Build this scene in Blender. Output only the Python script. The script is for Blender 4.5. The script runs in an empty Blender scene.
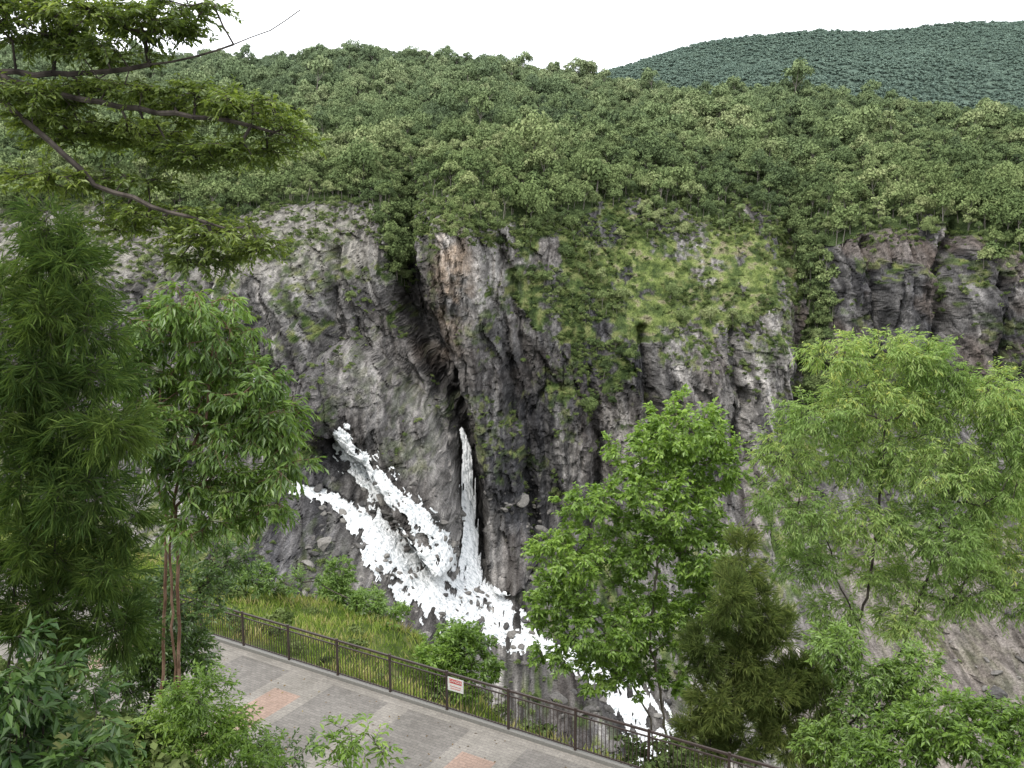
import bpy, bmesh, math, numpy as np
from mathutils import Vector
rng = np.random.default_rng(7)
F_PX=887.0; PITCH=math.radians(9.0)
cp,sp=math.cos(PITCH),math.sin(PITCH)
def P(px,py,Y):
    a=(px-512)/F_PX; b=(384-py)/F_PX
    dy=cp+b*sp; dz=-sp+b*cp
    t=Y/dy
    return np.array([a*t,Y,dz*t])
def proj(x,y,z):
    d=y*cp-z*sp; u=y*sp+z*cp
    d=np.maximum(d,1e-3)
    return 512+F_PX*x/d, 384-F_PX*u/d
def G(px,py,z):
    a=(px-512)/F_PX; b=(384-py)/F_PX
    dy=cp+b*sp; dz=-sp+b*cp
    t=z/dz
    return np.array([a*t,dy*t,z])
# ---------- noise
R=np.random.default_rng(3).random((256,256))
R2=np.random.default_rng(4).random((256,256)); R3=np.random.default_rng(5).random((256,256))
def vn(x,y,T=R):
    xi=np.floor(x).astype(int); yi=np.floor(y).astype(int)
    fx=x-xi; fy=y-yi; fx=fx*fx*(3-2*fx); fy=fy*fy*(3-2*fy)
    a=T[xi&255,yi&255]; b=T[(xi+1)&255,yi&255]; c=T[xi&255,(yi+1)&255]; d=T[(xi+1)&255,(yi+1)&255]
    return (a*(1-fx)+b*fx)*(1-fy)+(c*(1-fx)+d*fx)*fy
def fbm(x,y,o=4,T=R,iso=True):
    s=0;a=.5;n=0
    for i in range(o):
        s=s+a*vn(x,y,T); n+=a; a*=.5
        if iso: x,y=1.62*x+1.2*y+13.7, -1.2*x+1.62*y+7.1
        else: x,y=2.03*x+13.7,2.03*y+7.1
    return s/n
def worley(x,y):
    xi=np.floor(x).astype(int); yi=np.floor(y).astype(int)
    best=np.full(x.shape,9.); sec=np.full(x.shape,9.); idv=np.zeros(x.shape); cx=np.zeros(x.shape); cy=np.zeros(x.shape)
    for i in(-1,0,1):
        for j in(-1,0,1):
            a=(xi+i); b=(yi+j)
            px=a+R[a&255,b&255]; py=b+R2[a&255,b&255]
            d=np.hypot(px-x,py-y)
            m=d<best
            sec=np.where(m,best,np.minimum(sec,d)); best=np.where(m,d,best)
            idv=np.where(m,R3[a&255,b&255],idv); cx=np.where(m,px,cx); cy=np.where(m,py,cy)
    return best,sec,idv,x-cx,y-cy
def sstep(a,b,x):
    t=np.clip((x-a)/(b-a),0,1); return t*t*(3-2*t)
def cramp(f,stops):
    p=[s[0] for s in stops]; return np.stack([np.interp(f,p,[s[1][k] for s in stops]) for k in range(3)],-1)
def lerp(a,b,t): 
    t=np.clip(t,0,1)[...,None]; return a*(1-t)+np.asarray(b)*t
def polydist(px,py,pts):
    best=np.full(px.shape,1e9)
    for (x0,y0,w0),(x1,y1,w1) in zip(pts[:-1],pts[1:]):
        dx,dy=x1-x0,y1-y0; t=np.clip(((px-x0)*dx+(py-y0)*dy)/(dx*dx+dy*dy),0,1)
        d=np.hypot(px-x0-t*dx,py-y0-t*dy); w=w0+(w1-w0)*t
        best=np.minimum(best,d/w)
    return best
def inpoly(px,py,pts):
    c=np.zeros(px.shape,bool); n=len(pts)
    for i in range(n):
        x0,y0=pts[i];x1,y1=pts[(i+1)%n]
        if y0==y1: continue
        k=((y0>py)!=(y1>py))&(px<(x1-x0)*(py-y0)/(y1-y0)+x0)
        c^=k
    return c
# ---------- geometry accumulator
class Geo:
    def __init__(s): s.v=[];s.t=[];s.m=[];s.a=[];s.n=0
    def add(s,v,t,m=0,tint=0.5):
        v=np.asarray(v,float).reshape(-1,3);t=np.asarray(t,int).reshape(-1,3)
        s.v.append(v);s.t.append(t+s.n);s.m.append(np.full(len(t),m))
        s.a.append(np.broadcast_to(np.asarray(tint,float),(len(v),)).copy());s.n+=len(v)
    def box(s,c,ex,ey,ez,m=0):
        c=np.array(c,float);ex,ey,ez=map(lambda q:np.array(q,float)/2,(ex,ey,ez))
        v=[c+i*ex+j*ey+k*ez for i in(-1,1) for j in(-1,1) for k in(-1,1)]
        q=[(0,1,3,2),(4,6,7,5),(0,4,5,1),(2,3,7,6),(0,2,6,4),(1,5,7,3)]
        s.add(v,[t for a,b,c2,d in q for t in((a,b,c2),(a,c2,d))],m)
    def leaves(s,B,D,U,L,W,fold=.25,m=1,tint=.5):
        n=len(B); D=D/np.linalg.norm(D,axis=1,keepdims=True)
        S=np.cross(D,U); S/=np.linalg.norm(S,axis=1,keepdims=True)+1e-9
        Nn=np.cross(S,D); L=np.broadcast_to(L,(n,))[:,None];W=np.broadcast_to(W,(n,))[:,None]
        v=np.stack([B,B+D*L*.45+S*W*.5+Nn*W*fold,B+D*L-Nn*L*.12,B+D*L*.45-S*W*.5+Nn*W*fold],1).reshape(-1,3)
        i=np.arange(n)[:,None]*4
        t=np.concatenate([i+[0,1,2],i+[0,2,3]],1).reshape(-1,3)
        s.add(v,t,m,np.repeat(np.broadcast_to(tint,(n,)),4))
    def tubes(s,A,B,ra,rb,k=5,m=0,tint=.5):
        n=len(A); D=B-A; D=D/(np.linalg.norm(D,axis=1,keepdims=True)+1e-9)
        ref=np.where(np.abs(D[:,2:3])>.9,np.array([[1.,0,0]]),np.array([[0,0,1.]]))
        X=np.cross(D,ref);X/=np.linalg.norm(X,axis=1,keepdims=True);Y=np.cross(D,X)
        th=np.arange(k)/k*2*np.pi
        ring=X[:,None,:]*np.cos(th)[None,:,None]+Y[:,None,:]*np.sin(th)[None,:,None]
        v=np.concatenate([A[:,None]+ring*ra[:,None,None],B[:,None]+ring*rb[:,None,None]],1).reshape(-1,3)
        i=(np.arange(n)*2*k)[:,None]; f=[]
        for j in range(k):
            j2=(j+1)%k; f.append(i+[j,j2,k+j2]); f.append(i+[j,k+j2,k+j])
        s.add(v,np.concatenate(f,0),m,tint)
    def obj(s,name,mats,link=True,smooth=False,extra=None,col=None):
        v=np.concatenate(s.v);t=np.concatenate(s.t);m=np.concatenate(s.m)
        me=bpy.data.meshes.new(name); me.vertices.add(len(v)); me.vertices.foreach_set('co',v.astype(np.float32).ravel())
        me.loops.add(len(t)*3); me.loops.foreach_set('vertex_index',t.astype(np.int32).ravel())
        me.polygons.add(len(t)); me.polygons.foreach_set('loop_start',(np.arange(len(t))*3).astype(np.int32))
        me.polygons.foreach_set('material_index',m.astype(np.int32))
        me.polygons.foreach_set('use_smooth',np.full(len(t),smooth))
        a=me.attributes.new('tint','FLOAT','POINT'); a.data.foreach_set('value',np.concatenate(s.a).astype(np.float32))
        if extra:
            for k,vals in extra.items():
                a=me.attributes.new(k,'FLOAT','POINT'); a.data.foreach_set('value',vals.astype(np.float32))
        if col is not None:
            a=me.attributes.new('col','FLOAT_COLOR','POINT'); a.data.foreach_set('color',np.c_[col.reshape(-1,3),np.ones(col.size//3)].astype(np.float32).ravel())
        for mt in mats: me.materials.append(mt)
        me.update(calc_edges=True); me.validate()
        o=bpy.data.objects.new(name,me)
        if link: bpy.context.scene.collection.objects.link(o)
        return o
# ---------- materials
def newmat(name):
    m=bpy.data.materials.new(name); m.use_nodes=True; nt=m.node_tree; nt.nodes.clear()
    out=nt.nodes.new('ShaderNodeOutputMaterial'); return m,nt,out
def ramp(nt,fac,cols):
    r=nt.nodes.new('ShaderNodeValToRGB'); e=r.color_ramp.elements
    while len(e)<len(cols): e.new(.5)
    for el,(p,c) in zip(e,cols): el.position=p; el.color=(*c,1)
    nt.links.new(fac,r.inputs[0]); return r.outputs[0]
def math_(nt,op,a,b=None,clamp=False):
    n=nt.nodes.new('ShaderNodeMath'); n.operation=op; n.use_clamp=clamp
    for i,q in enumerate((a,b)):
        if q is None: continue
        if isinstance(q,(int,float)): n.inputs[i].default_value=q
        else: nt.links.new(q,n.inputs[i])
    return n.outputs[0]
def mix(nt,f,a,b,bt='MIX'):
    n=nt.nodes.new('ShaderNodeMix'); n.data_type='RGBA'; n.blend_type=bt
    for s,q in ((n.inputs[0],f),(n.inputs[6],a),(n.inputs[7],b)):
        if isinstance(q,(int,float)): s.default_value=q
        elif isinstance(q,tuple): s.default_value=(*q,1)
        else: nt.links.new(q,s)
    return n.outputs[2]
def attr(nt,name,o='Fac'):
    n=nt.nodes.new('ShaderNodeAttribute'); n.attribute_name=name; return n.outputs[o]
def noise(nt,scale,detail=4,vec=None,scl=None,rough=.55):
    n=nt.nodes.new('ShaderNodeTexNoise'); n.inputs['Scale'].default_value=scale; n.inputs['Detail'].default_value=detail
    n.inputs['Roughness'].default_value=rough
    if vec is None:
        vec=nt.nodes.new('ShaderNodeNewGeometry').outputs['Position']
    if scl:
        mp=nt.nodes.new('ShaderNodeMapping'); mp.inputs['Scale'].default_value=scl; nt.links.new(vec,mp.inputs[0]); vec=mp.outputs[0]
    nt.links.new(vec,n.inputs['Vector']); return n.outputs['Fac']
def leafmat(name,cols,trans=.3,gloss=.06,inst=False,patch_haze=False):
    m,nt,out=newmat(name)
    f=attr(nt,'tint')
    if inst:
        oi=nt.nodes.new('ShaderNodeObjectInfo')
        f=math_(nt,'ADD',math_(nt,'MULTIPLY',f,.4),math_(nt,'MULTIPLY',oi.outputs['Random'],.6))
        if patch_haze:
            pn=noise(nt,.012,2,vec=oi.outputs['Location'])
            f=math_(nt,'ADD',f,math_(nt,'MULTIPLY',math_(nt,'SUBTRACT',pn,.47),1.5))
    c=ramp(nt,f,cols)
    if patch_haze:
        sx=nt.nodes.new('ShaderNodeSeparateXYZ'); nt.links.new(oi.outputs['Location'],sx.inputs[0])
        haze_fac=math_(nt,'MULTIPLY',math_(nt,'SUBTRACT',sx.outputs['Y'],330.0),.0011,True)
        c=mix(nt,haze_fac,c,(.205,.265,.175))  # aerial haze painted into the leaf colour, growing with distance
    d=nt.nodes.new('ShaderNodeBsdfDiffuse'); nt.links.new(c,d.inputs[0]); sh=d.outputs[0]
    if trans>0:
        t=nt.nodes.new('ShaderNodeBsdfTranslucent')
        c2=mix(nt,1.0,c,(1.15,1.2,.6),'MULTIPLY'); nt.links.new(c2,t.inputs[0])
        ms=nt.nodes.new('ShaderNodeMixShader'); ms.inputs[0].default_value=trans
        nt.links.new(sh,ms.inputs[1]); nt.links.new(t.outputs[0],ms.inputs[2]); sh=ms.outputs[0]
    if gloss>0:
        g=nt.nodes.new('ShaderNodeBsdfGlossy'); g.inputs['Roughness'].default_value=.45; g.inputs[0].default_value=(.8,.85,.8,1)
        ms2=nt.nodes.new('ShaderNodeMixShader'); ms2.inputs[0].default_value=gloss
        nt.links.new(sh,ms2.inputs[1]); nt.links.new(g.outputs[0],ms2.inputs[2]); sh=ms2.outputs[0]
    nt.links.new(sh,out.inputs[0]); return m
def barkmat(name,c1,c2):
    m,nt,out=newmat(name); b=nt.nodes.new('ShaderNodeBsdfDiffuse')
    nt.links.new(ramp(nt,noise(nt,9,2,scl=(1,1,.3)),[(.35,c1),(.65,c2)]),b.inputs[0]); nt.links.new(b.outputs[0],out.inputs[0]); return m
def plain(name,c,rough=.6,metal=0):
    m,nt,out=newmat(name); b=nt.nodes.new('ShaderNodeBsdfPrincipled'); b.inputs['Roughness'].default_value=rough; b.inputs['Metallic'].default_value=metal
    k=noise(nt,30,3); nt.links.new(ramp(nt,k,[(.3,tuple(x*.8 for x in c)),(.7,tuple(min(1,x*1.15) for x in c))]),b.inputs['Base Color'])
    nt.links.new(b.outputs[0],out.inputs[0]); return m
bark_grey=barkmat('bark_grey',(.10,.085,.07),(.22,.19,.16))
bark_dark=barkmat('bark_dark',(.035,.03,.027),(.10,.085,.075))
bark_red=barkmat('bark_red',(.12,.07,.05),(.24,.16,.12))
bark_pale=barkmat('bark_pale',(.13,.12,.10),(.24,.22,.19))

# ================= FAR RELIEF =================
CP=[ # px,py,Y
(-150,225,480),(0,212,470),(60,212,468),(150,213,465),(250,212,462),(350,203,470),(400,190,480),
(-150,300,370),(0,300,360),(100,285,372),(200,285,376),(250,280,382),(300,262,400),(345,232,430),
(180,320,366),(300,320,380),(250,380,366),(150,440,335),(60,440,320),(-150,450,310),(340,400,375),(290,440,356),
(370,250,430),(360,330,400),(400,365,392),(430,385,392),(390,440,372),(430,480,362),(445,540,345),
(455,222,408),(455,300,400),(470,380,398),(500,480,380),(520,590,352),(490,560,362),
(560,400,390),(600,460,380),(560,560,356),(640,420,398),(620,520,362),
(480,203,434),(550,200,462),(650,195,490),(750,200,500),(850,200,490),(950,210,455),(1024,235,430),(1180,240,420),
(520,270,418),(600,290,428),(700,290,440),(780,280,444),(600,345,406),(700,335,416),(780,305,428),
(700,400,401),(780,400,404),(700,450,390),(750,500,372),
(870,225,452),(950,240,432),(1024,265,412),(1180,270,400),(870,350,435),(950,370,414),(1024,370,395),(1180,370,380),
(900,450,390),(1000,450,368),(1180,450,350),(1000,560,318),(1000,650,280),(850,560,340),(900,650,290),(750,600,325),(700,650,298),(1180,600,290),
(335,440,362),(300,490,338),(400,520,335),(450,580,326),(520,640,308),(400,600,308),(300,560,305),(250,520,312),(180,500,312),
(430,640,288),(350,640,268),(200,620,265),(0,560,270),(-150,600,260),(560,660,296),(620,700,278),(660,740,264),(800,740,255),(1000,740,250),(1180,740,250),(200,740,230),(450,740,250),
]
RIDGE=[(-250,45,900),(0,55,900),(200,66,900),(300,62,880),(350,61,860),(420,63,840),(490,70,820),(560,82,790),(640,96,750),(700,105,720),(800,103,690),(860,106,670),(940,118,650),(1024,124,630),(1180,130,600),(1400,130,580)]
HILLMID=[(0,130,650),(150,130,650),(300,125,650),(450,130,620),(560,130,620),(650,140,600),(750,145,585),(850,148,570),(950,160,545),(1024,180,520),(1180,190,500)]
pts=np.array([P(*c) for c in CP+HILLMID]+[P(*c) for c in RIDGE])
rid=np.array([P(*c) for c in RIDGE]); rid=rid[np.argsort(rid[:,0])]
def ridge_z(x): return np.interp(x,rid[:,0],rid[:,2])+6*(fbm(x/60,x*0+3.3,3)-.5)
SC=100.
def tps_fit(X,val,lam=.02):
    n=len(X); d=np.hypot(X[:,None,0]-X[None,:,0],X[:,None,1]-X[None,:,1])
    K=np.where(d>0,d*d*np.log(d+1e-12),0)+lam*np.eye(n); Pm=np.c_[np.ones(n),X]
    A=np.block([[K,Pm],[Pm.T,np.zeros((3,3))]]); return np.linalg.solve(A,np.r_[val,0,0,0])
X0=np.c_[pts[:,0],pts[:,2]]/SC; WT=tps_fit(X0,pts[:,1])
def tps(x,z):
    sh=x.shape; x=x.ravel()/SC; z=z.ravel()/SC; out=np.empty_like(x)
    for i in range(0,len(x),40000):
        a=x[i:i+40000];b=z[i:i+40000]
        d2=(a[:,None]-X0[None,:,0])**2+(b[:,None]-X0[None,:,1])**2
        K=.5*d2*np.log(d2+1e-12)
        out[i:i+40000]=K@WT[:-3]+WT[-3]+WT[-2]*a+WT[-1]*b
    return np.clip(out.reshape(sh),200,1200)
SLOT=[(404,190,13),(400,260,15),(412,318,17),(434,356,14),(456,400,10),(467,435,11),(470,500,12),(474,575,13)]
GUL2=[(800,150,22),(806,230,22),(818,300,20),(812,360,18),(800,430,14)]
GUL3=[(960,230,9),(935,300,9),(925,420,12)]
CARVES=[([(500,240,5),(520,330,6),(545,430,8),(560,560,9)],9),([(640,330,5),(655,420,7),(650,520,9)],12),([(235,300,5),(270,380,6),(310,440,8)],9),
 ([(735,330,4),(740,400,6),(735,480,8)],9),([(590,370,4),(600,470,6),(590,560,8)],8),([(870,240,5),(880,330,6),(870,420,8)],10),([(1000,280,6),(990,360,7)],10),([(335,250,5),(330,320,6),(350,360,5)],9)]
BULGE=[([(352,383,42),(398,428,44),(425,486,34),(446,540,20)],30),([(452,238,24),(474,330,24),(496,440,24),(508,560,26)],18),([(300,350,30),(320,420,22)],10),
 ([(690,380,40),(690,440,36)],11),([(770,360,26),(765,430,28)],13),([(560,420,30),(565,520,26)],11),([(905,290,26),(900,360,28)],13),([(975,310,26),(965,370,26)],13)]
CASC=[[(343,436,8),(352,460,16),(380,484,13),(412,508,10),(440,540,8),(462,574,7)],
 [(294,487,5),(322,495,7),(350,506,8),(366,524,10)],
 [(358,518,13),(392,548,23),(430,585,28),(475,618,23),(526,640,13)],
 [(432,545,6),(458,570,8),(500,600,9),(528,622,8)],
 [(255,378,3),(262,402,4)],
 [(520,638,9),(550,650,8),(575,660,9),(600,680,14),(640,705,19),(655,735,18),(640,775,12)]]
FALL=[(462,430,2.8),(467,450,4.8),(468,490,7.5),(470,540,9.5),(472,578,12)]
RIMP=[(-400,190),(0,205),(90,214),(240,214),(300,208),(345,203),(378,205),(388,262),(405,280),(418,215),(450,206),(480,205),(500,222),(530,226),(570,214),(650,205),(740,210),(793,220),(800,400),(825,400),(838,235),(900,224),(960,240),(1024,264),(1500,280),(1500,-900),(-400,-900)]
VEGP=[(478,205),(800,200),(802,290),(760,318),(720,335),(640,342),(625,400),(598,430),(575,350),(540,345),(505,270)]
GRASSP=[(610,240),(700,236),(790,240),(785,285),(745,315),(700,334),(645,335),(615,300)]
def masks(x,y,z):
    px,py=proj(x,y,z)
    n1=fbm(x/16,z/16,5)-.5; n2=fbm(x/16+9,z/16+3,5)-.5
    wx=px+n1*60; wy=py+n2*66
    forest=inpoly(wx,wy,RIMP).astype(float)
    veg=inpoly(px+n1*80,py+n2*70,VEGP).astype(float)*(1-forest)
    grass=np.clip(inpoly(px+n1*120,py+n2*100,GRASSP)*1.,0,1)*(1-forest)
    return px,py,forest,veg,grass
def watermask(px,py):
    m=np.zeros(px.shape)
    for c in CASC: m=np.maximum(m,1.8-polydist(px,py,c))
    return m
def Ylow(x,z):
    y=tps(x,z)
    px,py=proj(x,y,z)
    qx=px+(fbm(x/9,z/9,4,R2)-.5)*12; qy=py+(fbm(x/11,z/11,4,R3)-.5)*14
    for c,d in BULGE: y=y-d*np.clip(1-polydist(qx,qy,c)**2,0,1)**.4
    y=y+46*np.exp(-polydist(qx,py,SLOT)**4)
    y=y+34*np.exp(-polydist(qx,py,GUL2)**2)+20*np.exp(-polydist(qx,py,GUL3)**2)
    for c,d in CARVES: y=y+d*np.exp(-polydist(qx,py,c)**2)
    return y
def Yfull(x,z):
    y0=Ylow(x,z); px,py,forest,veg,grass=masks(x,y0,z)
    wm=np.clip(watermask(px,py),0,1)
    fl=np.clip(1.8-polydist(px,py,FALL),0,1)
    amp=(1-forest)*(1-.6*veg)*(1-.72*wm)*(1-.8*fl)
    lean=np.where(px<450,.35,.08)
    xs=x+lean*z
    wob=(fbm(x/20,z/20,3)-.5)*9; hf=(fbm(x/2.6,z/4,3,R2)-.5)*2.2
    d=9*(np.abs(fbm((xs+wob)/34,z/70,4)-.5)*2-.35)
    col=np.abs(fbm((xs+wob)/6.5,z/60,4,R3,False)*2-1); d=d-8.5*(.35-col)
    b,s2,idv,dx,dy=worley((xs+wob+hf)/7.5,(z+hf*2)/26)
    d=d+4.6*(idv-.5)+2.4*dx*(idv-.5)*2+1.2*dy
    b,s2,idv2,dx,dy=worley((xs+.5*wob+hf*.7)/2.6+5,(z+hf)/8+9)
    d=d+2.2*(idv2-.5)+.7*dy
    b,s2,idv3,dx,dy=worley((x+hf)/6+15,(z+.3*x+hf)/2.6+9)
    d=d+1.4*(idv3-.5)
    fine=fbm(x/2.4,z/3.2,4,R3)-.5
    d=d+2.6*fine
    b,s2,idb,dx,dy=worley((x+hf)/4.2+31,(z+hf*.6)/3.0+19)
    y=y0+amp*d - wm*(2.8*(idb-.45)+1.4*np.clip(.6-b,0,1)+2.2*fine)
    y=y+forest*(30*(fbm(x/120,z/45,3,R3)-.5)*sstep(20,70,z))+(forest+.8*veg)*6*(fbm(x/24,z/16,4,R3)-.5)
    return y,px,py,forest,veg,grass,wm,fl,amp,idv,idv2,fine,hf,xs+wob,y0
xs=np.unique(np.concatenate([np.linspace(-750,-260,130),np.arange(-260,290,.58),np.linspace(290,800,140)]))
vs=np.unique(np.concatenate([np.linspace(0,.62,430),np.linspace(.62,1,150)]))
ZB=-180.
XX,VV=np.meshgrid(xs,vs)
RZ=ridge_z(XX)
ZZ=np.where(VV<.62,ZB+(45-ZB)*VV/.62,45+(RZ-45)*(VV-.62)/.38)
YY,pxm,pym,FO,VE,GR,WM,FL,AMP,id1,id2,fine,hf,xsw,Y0=Yfull(XX,ZZ)
nb=14; yr=YY[-1]; zr=ZZ[-1]
k=(np.arange(1,nb+1)/nb)[:,None]
XXb=np.broadcast_to(XX[-1],(nb,len(xs))); YYb=yr+k*600; ZZb=zr-130*k**1.6
def grid_tris(nr,nc):
    i=np.arange(nr*nc).reshape(nr,nc); a=i[:-1,:-1].ravel();b=i[:-1,1:].ravel();c=i[1:,1:].ravel();d=i[1:,:-1].ravel()
    return np.concatenate([np.stack([a,b,c],1),np.stack([a,c,d],1)])
def ext(a,v=0.): return np.vstack([a,np.full((nb,len(xs)),v)])
gx=np.clip(np.abs(np.gradient(Y0,axis=1))/(np.gradient(XX,axis=1)+1e-3)/4,0,1)
gz=np.clip(np.abs(np.gradient(Y0,axis=0))/(np.gradient(ZZ,axis=0)+1e-3)/5,0,1)
XJ=XX+AMP*gx*(5.0*(fbm(Y0/9,ZZ/8,5,R2)-.5))
ZJ=ZZ+AMP*gz*2.5*(fbm(Y0/7+5,XX/6,4,R)-.5)
XA=np.vstack([XJ,XXb]);YA=np.vstack([YY,YYb]);ZA=np.vstack([ZJ,ZZb])
FOA=ext(FO,1.);VEA=ext(VE);GRA=ext(GR);pxA=ext(pxm);pyA=ext(pym)
ws=np.zeros(pxm.shape)
for c in CASC+[FALL]: ws=np.maximum(ws,np.clip(2.8-polydist(pxm,pym,c),0,1.5)/1.5)
slotd=np.exp(-(polydist(pxm+(fbm(XX/6,ZZ/9,3)-.5)*10,pym,SLOT)/1.3)**2)
WET_SHADE=ext(np.maximum(ws*.45,slotd*.6)); WAT=ext(ws)  # wet rock beside the water, plus shade painted down the cleft
Ys=YA.copy()
for _ in range(3): Ys[1:-1]=(Ys[:-2]+Ys[1:-1]+Ys[2:])/3
flatness=np.clip(np.gradient(Ys,axis=0)/(np.gradient(np.vstack([ZZ,ZZb]),axis=0)+1e-3),-5,5)
yw=Y0*.3*gx
big=ext(fbm(XX/26,ZZ/50,5,R2)); st=ext(fbm(xsw/1.7,ZZ/20,4,R,False)); fn=ext(fbm(XX/1.2,ZZ/1.5,4,R3)); idA=ext(id1);id2A=ext(id2)
fn2=ext(fbm(XX/4+2,ZZ/3,4,R2))
C=cramp(big*.75+st*.25,[(.32,(.064,.063,.066)),(.45,(.108,.104,.102)),(.56,(.15,.143,.137)),(.7,(.228,.216,.203))])
C=C*np.interp(st,[.3,.5,.7],[.58,1.,1.32])[...,None]*np.interp(fn,[.3,.5,.7],[.62,1.,1.35])[...,None]*(.75+.5*id2A)[...,None]*(.85+.3*idA)[...,None]*np.interp(fn2,[.3,.7],[.78,1.22])[...,None]
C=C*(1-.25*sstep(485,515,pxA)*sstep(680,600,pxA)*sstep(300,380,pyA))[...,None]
bn=ext(fbm(XX/18+40,ZZ/26,5)); brw=sstep(.5,.66,bn)*.4*(.25+.7*sstep(650,850,pxA))
C=lerp(C,np.array([.19,.15,.125])*np.interp(fn,[.3,.7],[.6,1.4])[...,None],brw)
LOW=sstep(500,560,pyA)*sstep(780,860,pxA)
C=lerp(C,np.array([.18,.16,.143])*np.interp(fn,[.3,.7],[.6,1.35])[...,None]*(.7+.6*id2A)[...,None],LOW*.7)
n3=ext(fbm(XX/7,ZZ/9,5)-.5)
OR=np.exp(-(((pxA-453)/19)**2+((pyA-280)/50)**2)**1.5)+.3*np.exp(-(((pxA-432)/30)**2+((pyA-350)/12)**2)**1.5)
C=lerp(C,np.array([.37,.28,.205])*np.interp(st,[.3,.7],[.6,1.2])[...,None],OR*np.clip(.85+n3*4,0,1)*.85)
PALE=sstep(300,255,pyA)*sstep(400,340,pxA)*sstep(195,215,pyA)
C=lerp(C,np.array([.28,.265,.23])*np.interp(fn,[.3,.7],[.6,1.3])[...,None],PALE*.65)
MASS=np.exp(-(polydist(pxA,pyA,[(355,365,40),(400,410,42),(430,460,26)]))**4)
C=lerp(C,np.array([.19,.18,.17])*np.interp(fn,[.3,.7],[.5,1.45])[...,None]*(.7+.6*id2A)[...,None]*np.interp(st,[.3,.7],[.6,1.25])[...,None],MASS*.55)
C=lerp(C,C*.4,WET_SHADE)
gn_=ext(fbm(XX/3.2,ZZ/2.6,5,R2)); gC=cramp(gn_,[(.3,(.028,.045,.016)),(.5,(.075,.105,.035)),(.68,(.15,.165,.065))])
mossn=ext(fbm(XX/12+3,ZZ/12,5,R3)); mfine=ext(fbm(XX/2.2+3,ZZ/2.2,4,R2))
mossw=(1-WET_SHADE)*(1-WAT)*(1-np.clip(OR,0,1))*(1-.5*PALE)*(1-.85*LOW)*(1-.8*sstep(470,520,pyA)*sstep(250,300,pxA)*sstep(560,500,pxA))*(1-.75*np.clip(MASS*1.4,0,1))
mf=(sstep(.9,1.8,flatness)*sstep(.47,.55,mossn)+.7*sstep(.60,.65,mossn))*mossw*sstep(.40,.52,mfine)
C=lerp(C,gC,mf*.85)
vn_=ext(fbm(XX/9+7,ZZ/8,6,R)); C=lerp(C,gC,VEA*sstep(.42,.5,vn_)*.95)
grn=ext(fbm(XX/4,ZZ/2.5,5)); grC=cramp(grn,[(.3,(.06,.085,.03)),(.45,(.125,.16,.05)),(.58,(.18,.212,.078)),(.7,(.22,.20,.13))])
C=lerp(C,grC,GRA*sstep(.40,.48,ext(fbm(XX/7+17,ZZ/5,6,R2)))*.95)
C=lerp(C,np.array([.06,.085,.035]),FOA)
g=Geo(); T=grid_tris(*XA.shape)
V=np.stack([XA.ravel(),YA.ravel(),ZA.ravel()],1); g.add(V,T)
m,nt,out=newmat('cliff_rock')
b=nt.nodes.new('ShaderNodeBsdfDiffuse'); b.inputs['Roughness'].default_value=.6
c=mix(nt,1.,attr(nt,'col','Color'),ramp(nt,noise(nt,1.3,4,scl=(1,1,.6),rough=.75),[(.32,(.5,.5,.5)),(.68,(1.5,1.5,1.5))]),'MULTIPLY')
nt.links.new(c,b.inputs[0])
bu=nt.nodes.new('ShaderNodeBump'); bu.inputs['Strength'].default_value=.9; bu.inputs['Distance'].default_value=1.1
nt.links.new(noise(nt,.9,3,scl=(1,1,.45),rough=.7),bu.inputs['Height']); nt.links.new(bu.outputs[0],b.inputs['Normal'])
nt.links.new(b.outputs[0],out.inputs[0]); rockmat=m
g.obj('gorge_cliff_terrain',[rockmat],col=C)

# ---------- water
m,nt,out=newmat('white_water'); b=nt.nodes.new('ShaderNodeBsdfDiffuse')
c=ramp(nt,noise(nt,.55,6,scl=(1,1,.45),rough=.8),[(.32,(.16,.18,.19)),(.40,(.40,.43,.44)),(.49,(.70,.715,.72)),(.7,(.85,.86,.86))])
nt.links.new(c,b.inputs[0])
bu=nt.nodes.new('ShaderNodeBump'); bu.inputs['Strength'].default_value=1; bu.inputs['Distance'].default_value=1.6
nt.links.new(noise(nt,.7,4,scl=(1,1,.35)),bu.inputs['Height']); nt.links.new(bu.outputs[0],b.inputs['Normal'])
nt.links.new(b.outputs[0],out.inputs[0]); foamm=m
def water(name,polys,bbox,lift,st=.3,free=False):
    x0,x1,z0,z1=bbox; xg=np.arange(x0,x1,st); zg=np.arange(z0,z1,st)
    X,Z=np.meshgrid(xg,zg)
    yl=tps(X,Z)+lift if free else Ylow(X,Z)-lift
    px,py=proj(X,yl,Z)
    mk=np.full(X.shape,-9.)
    for c in polys: mk=np.maximum(mk,1.0-polydist(px,py,c))
    if free: mk=mk+(fbm(X/.7,Z/8,5)-.5)*1.3
    else: mk=mk+.12+(fbm((X+Z*1.05)/1.2,(X-Z)/5,6)-.5)*2.6+(fbm(X/6,Z/3.4,5,R2)-.5)*1.1
    Y=yl-(2.0 if not free else 1.2)*(fbm(X/1.6,Z/2.2,5)-.5)-.9*np.clip(mk,0,1)
    if not free:
        b,s2,idb,dx,dy=worley(X/3.6+3,Z/2.4+8); Y=Y-2.2*(idb-.5)-.8*dy
    T=grid_tris(*X.shape); ok=(mk.ravel()[T].min(1)>0)
    T=T[ok]; u,inv=np.unique(T,return_inverse=True)
    g=Geo(); g.add(np.stack([X.ravel(),Y.ravel(),Z.ravel()],1)[u],inv.reshape(-1,3)); g.obj(name,[foamm],smooth=False)
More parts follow.
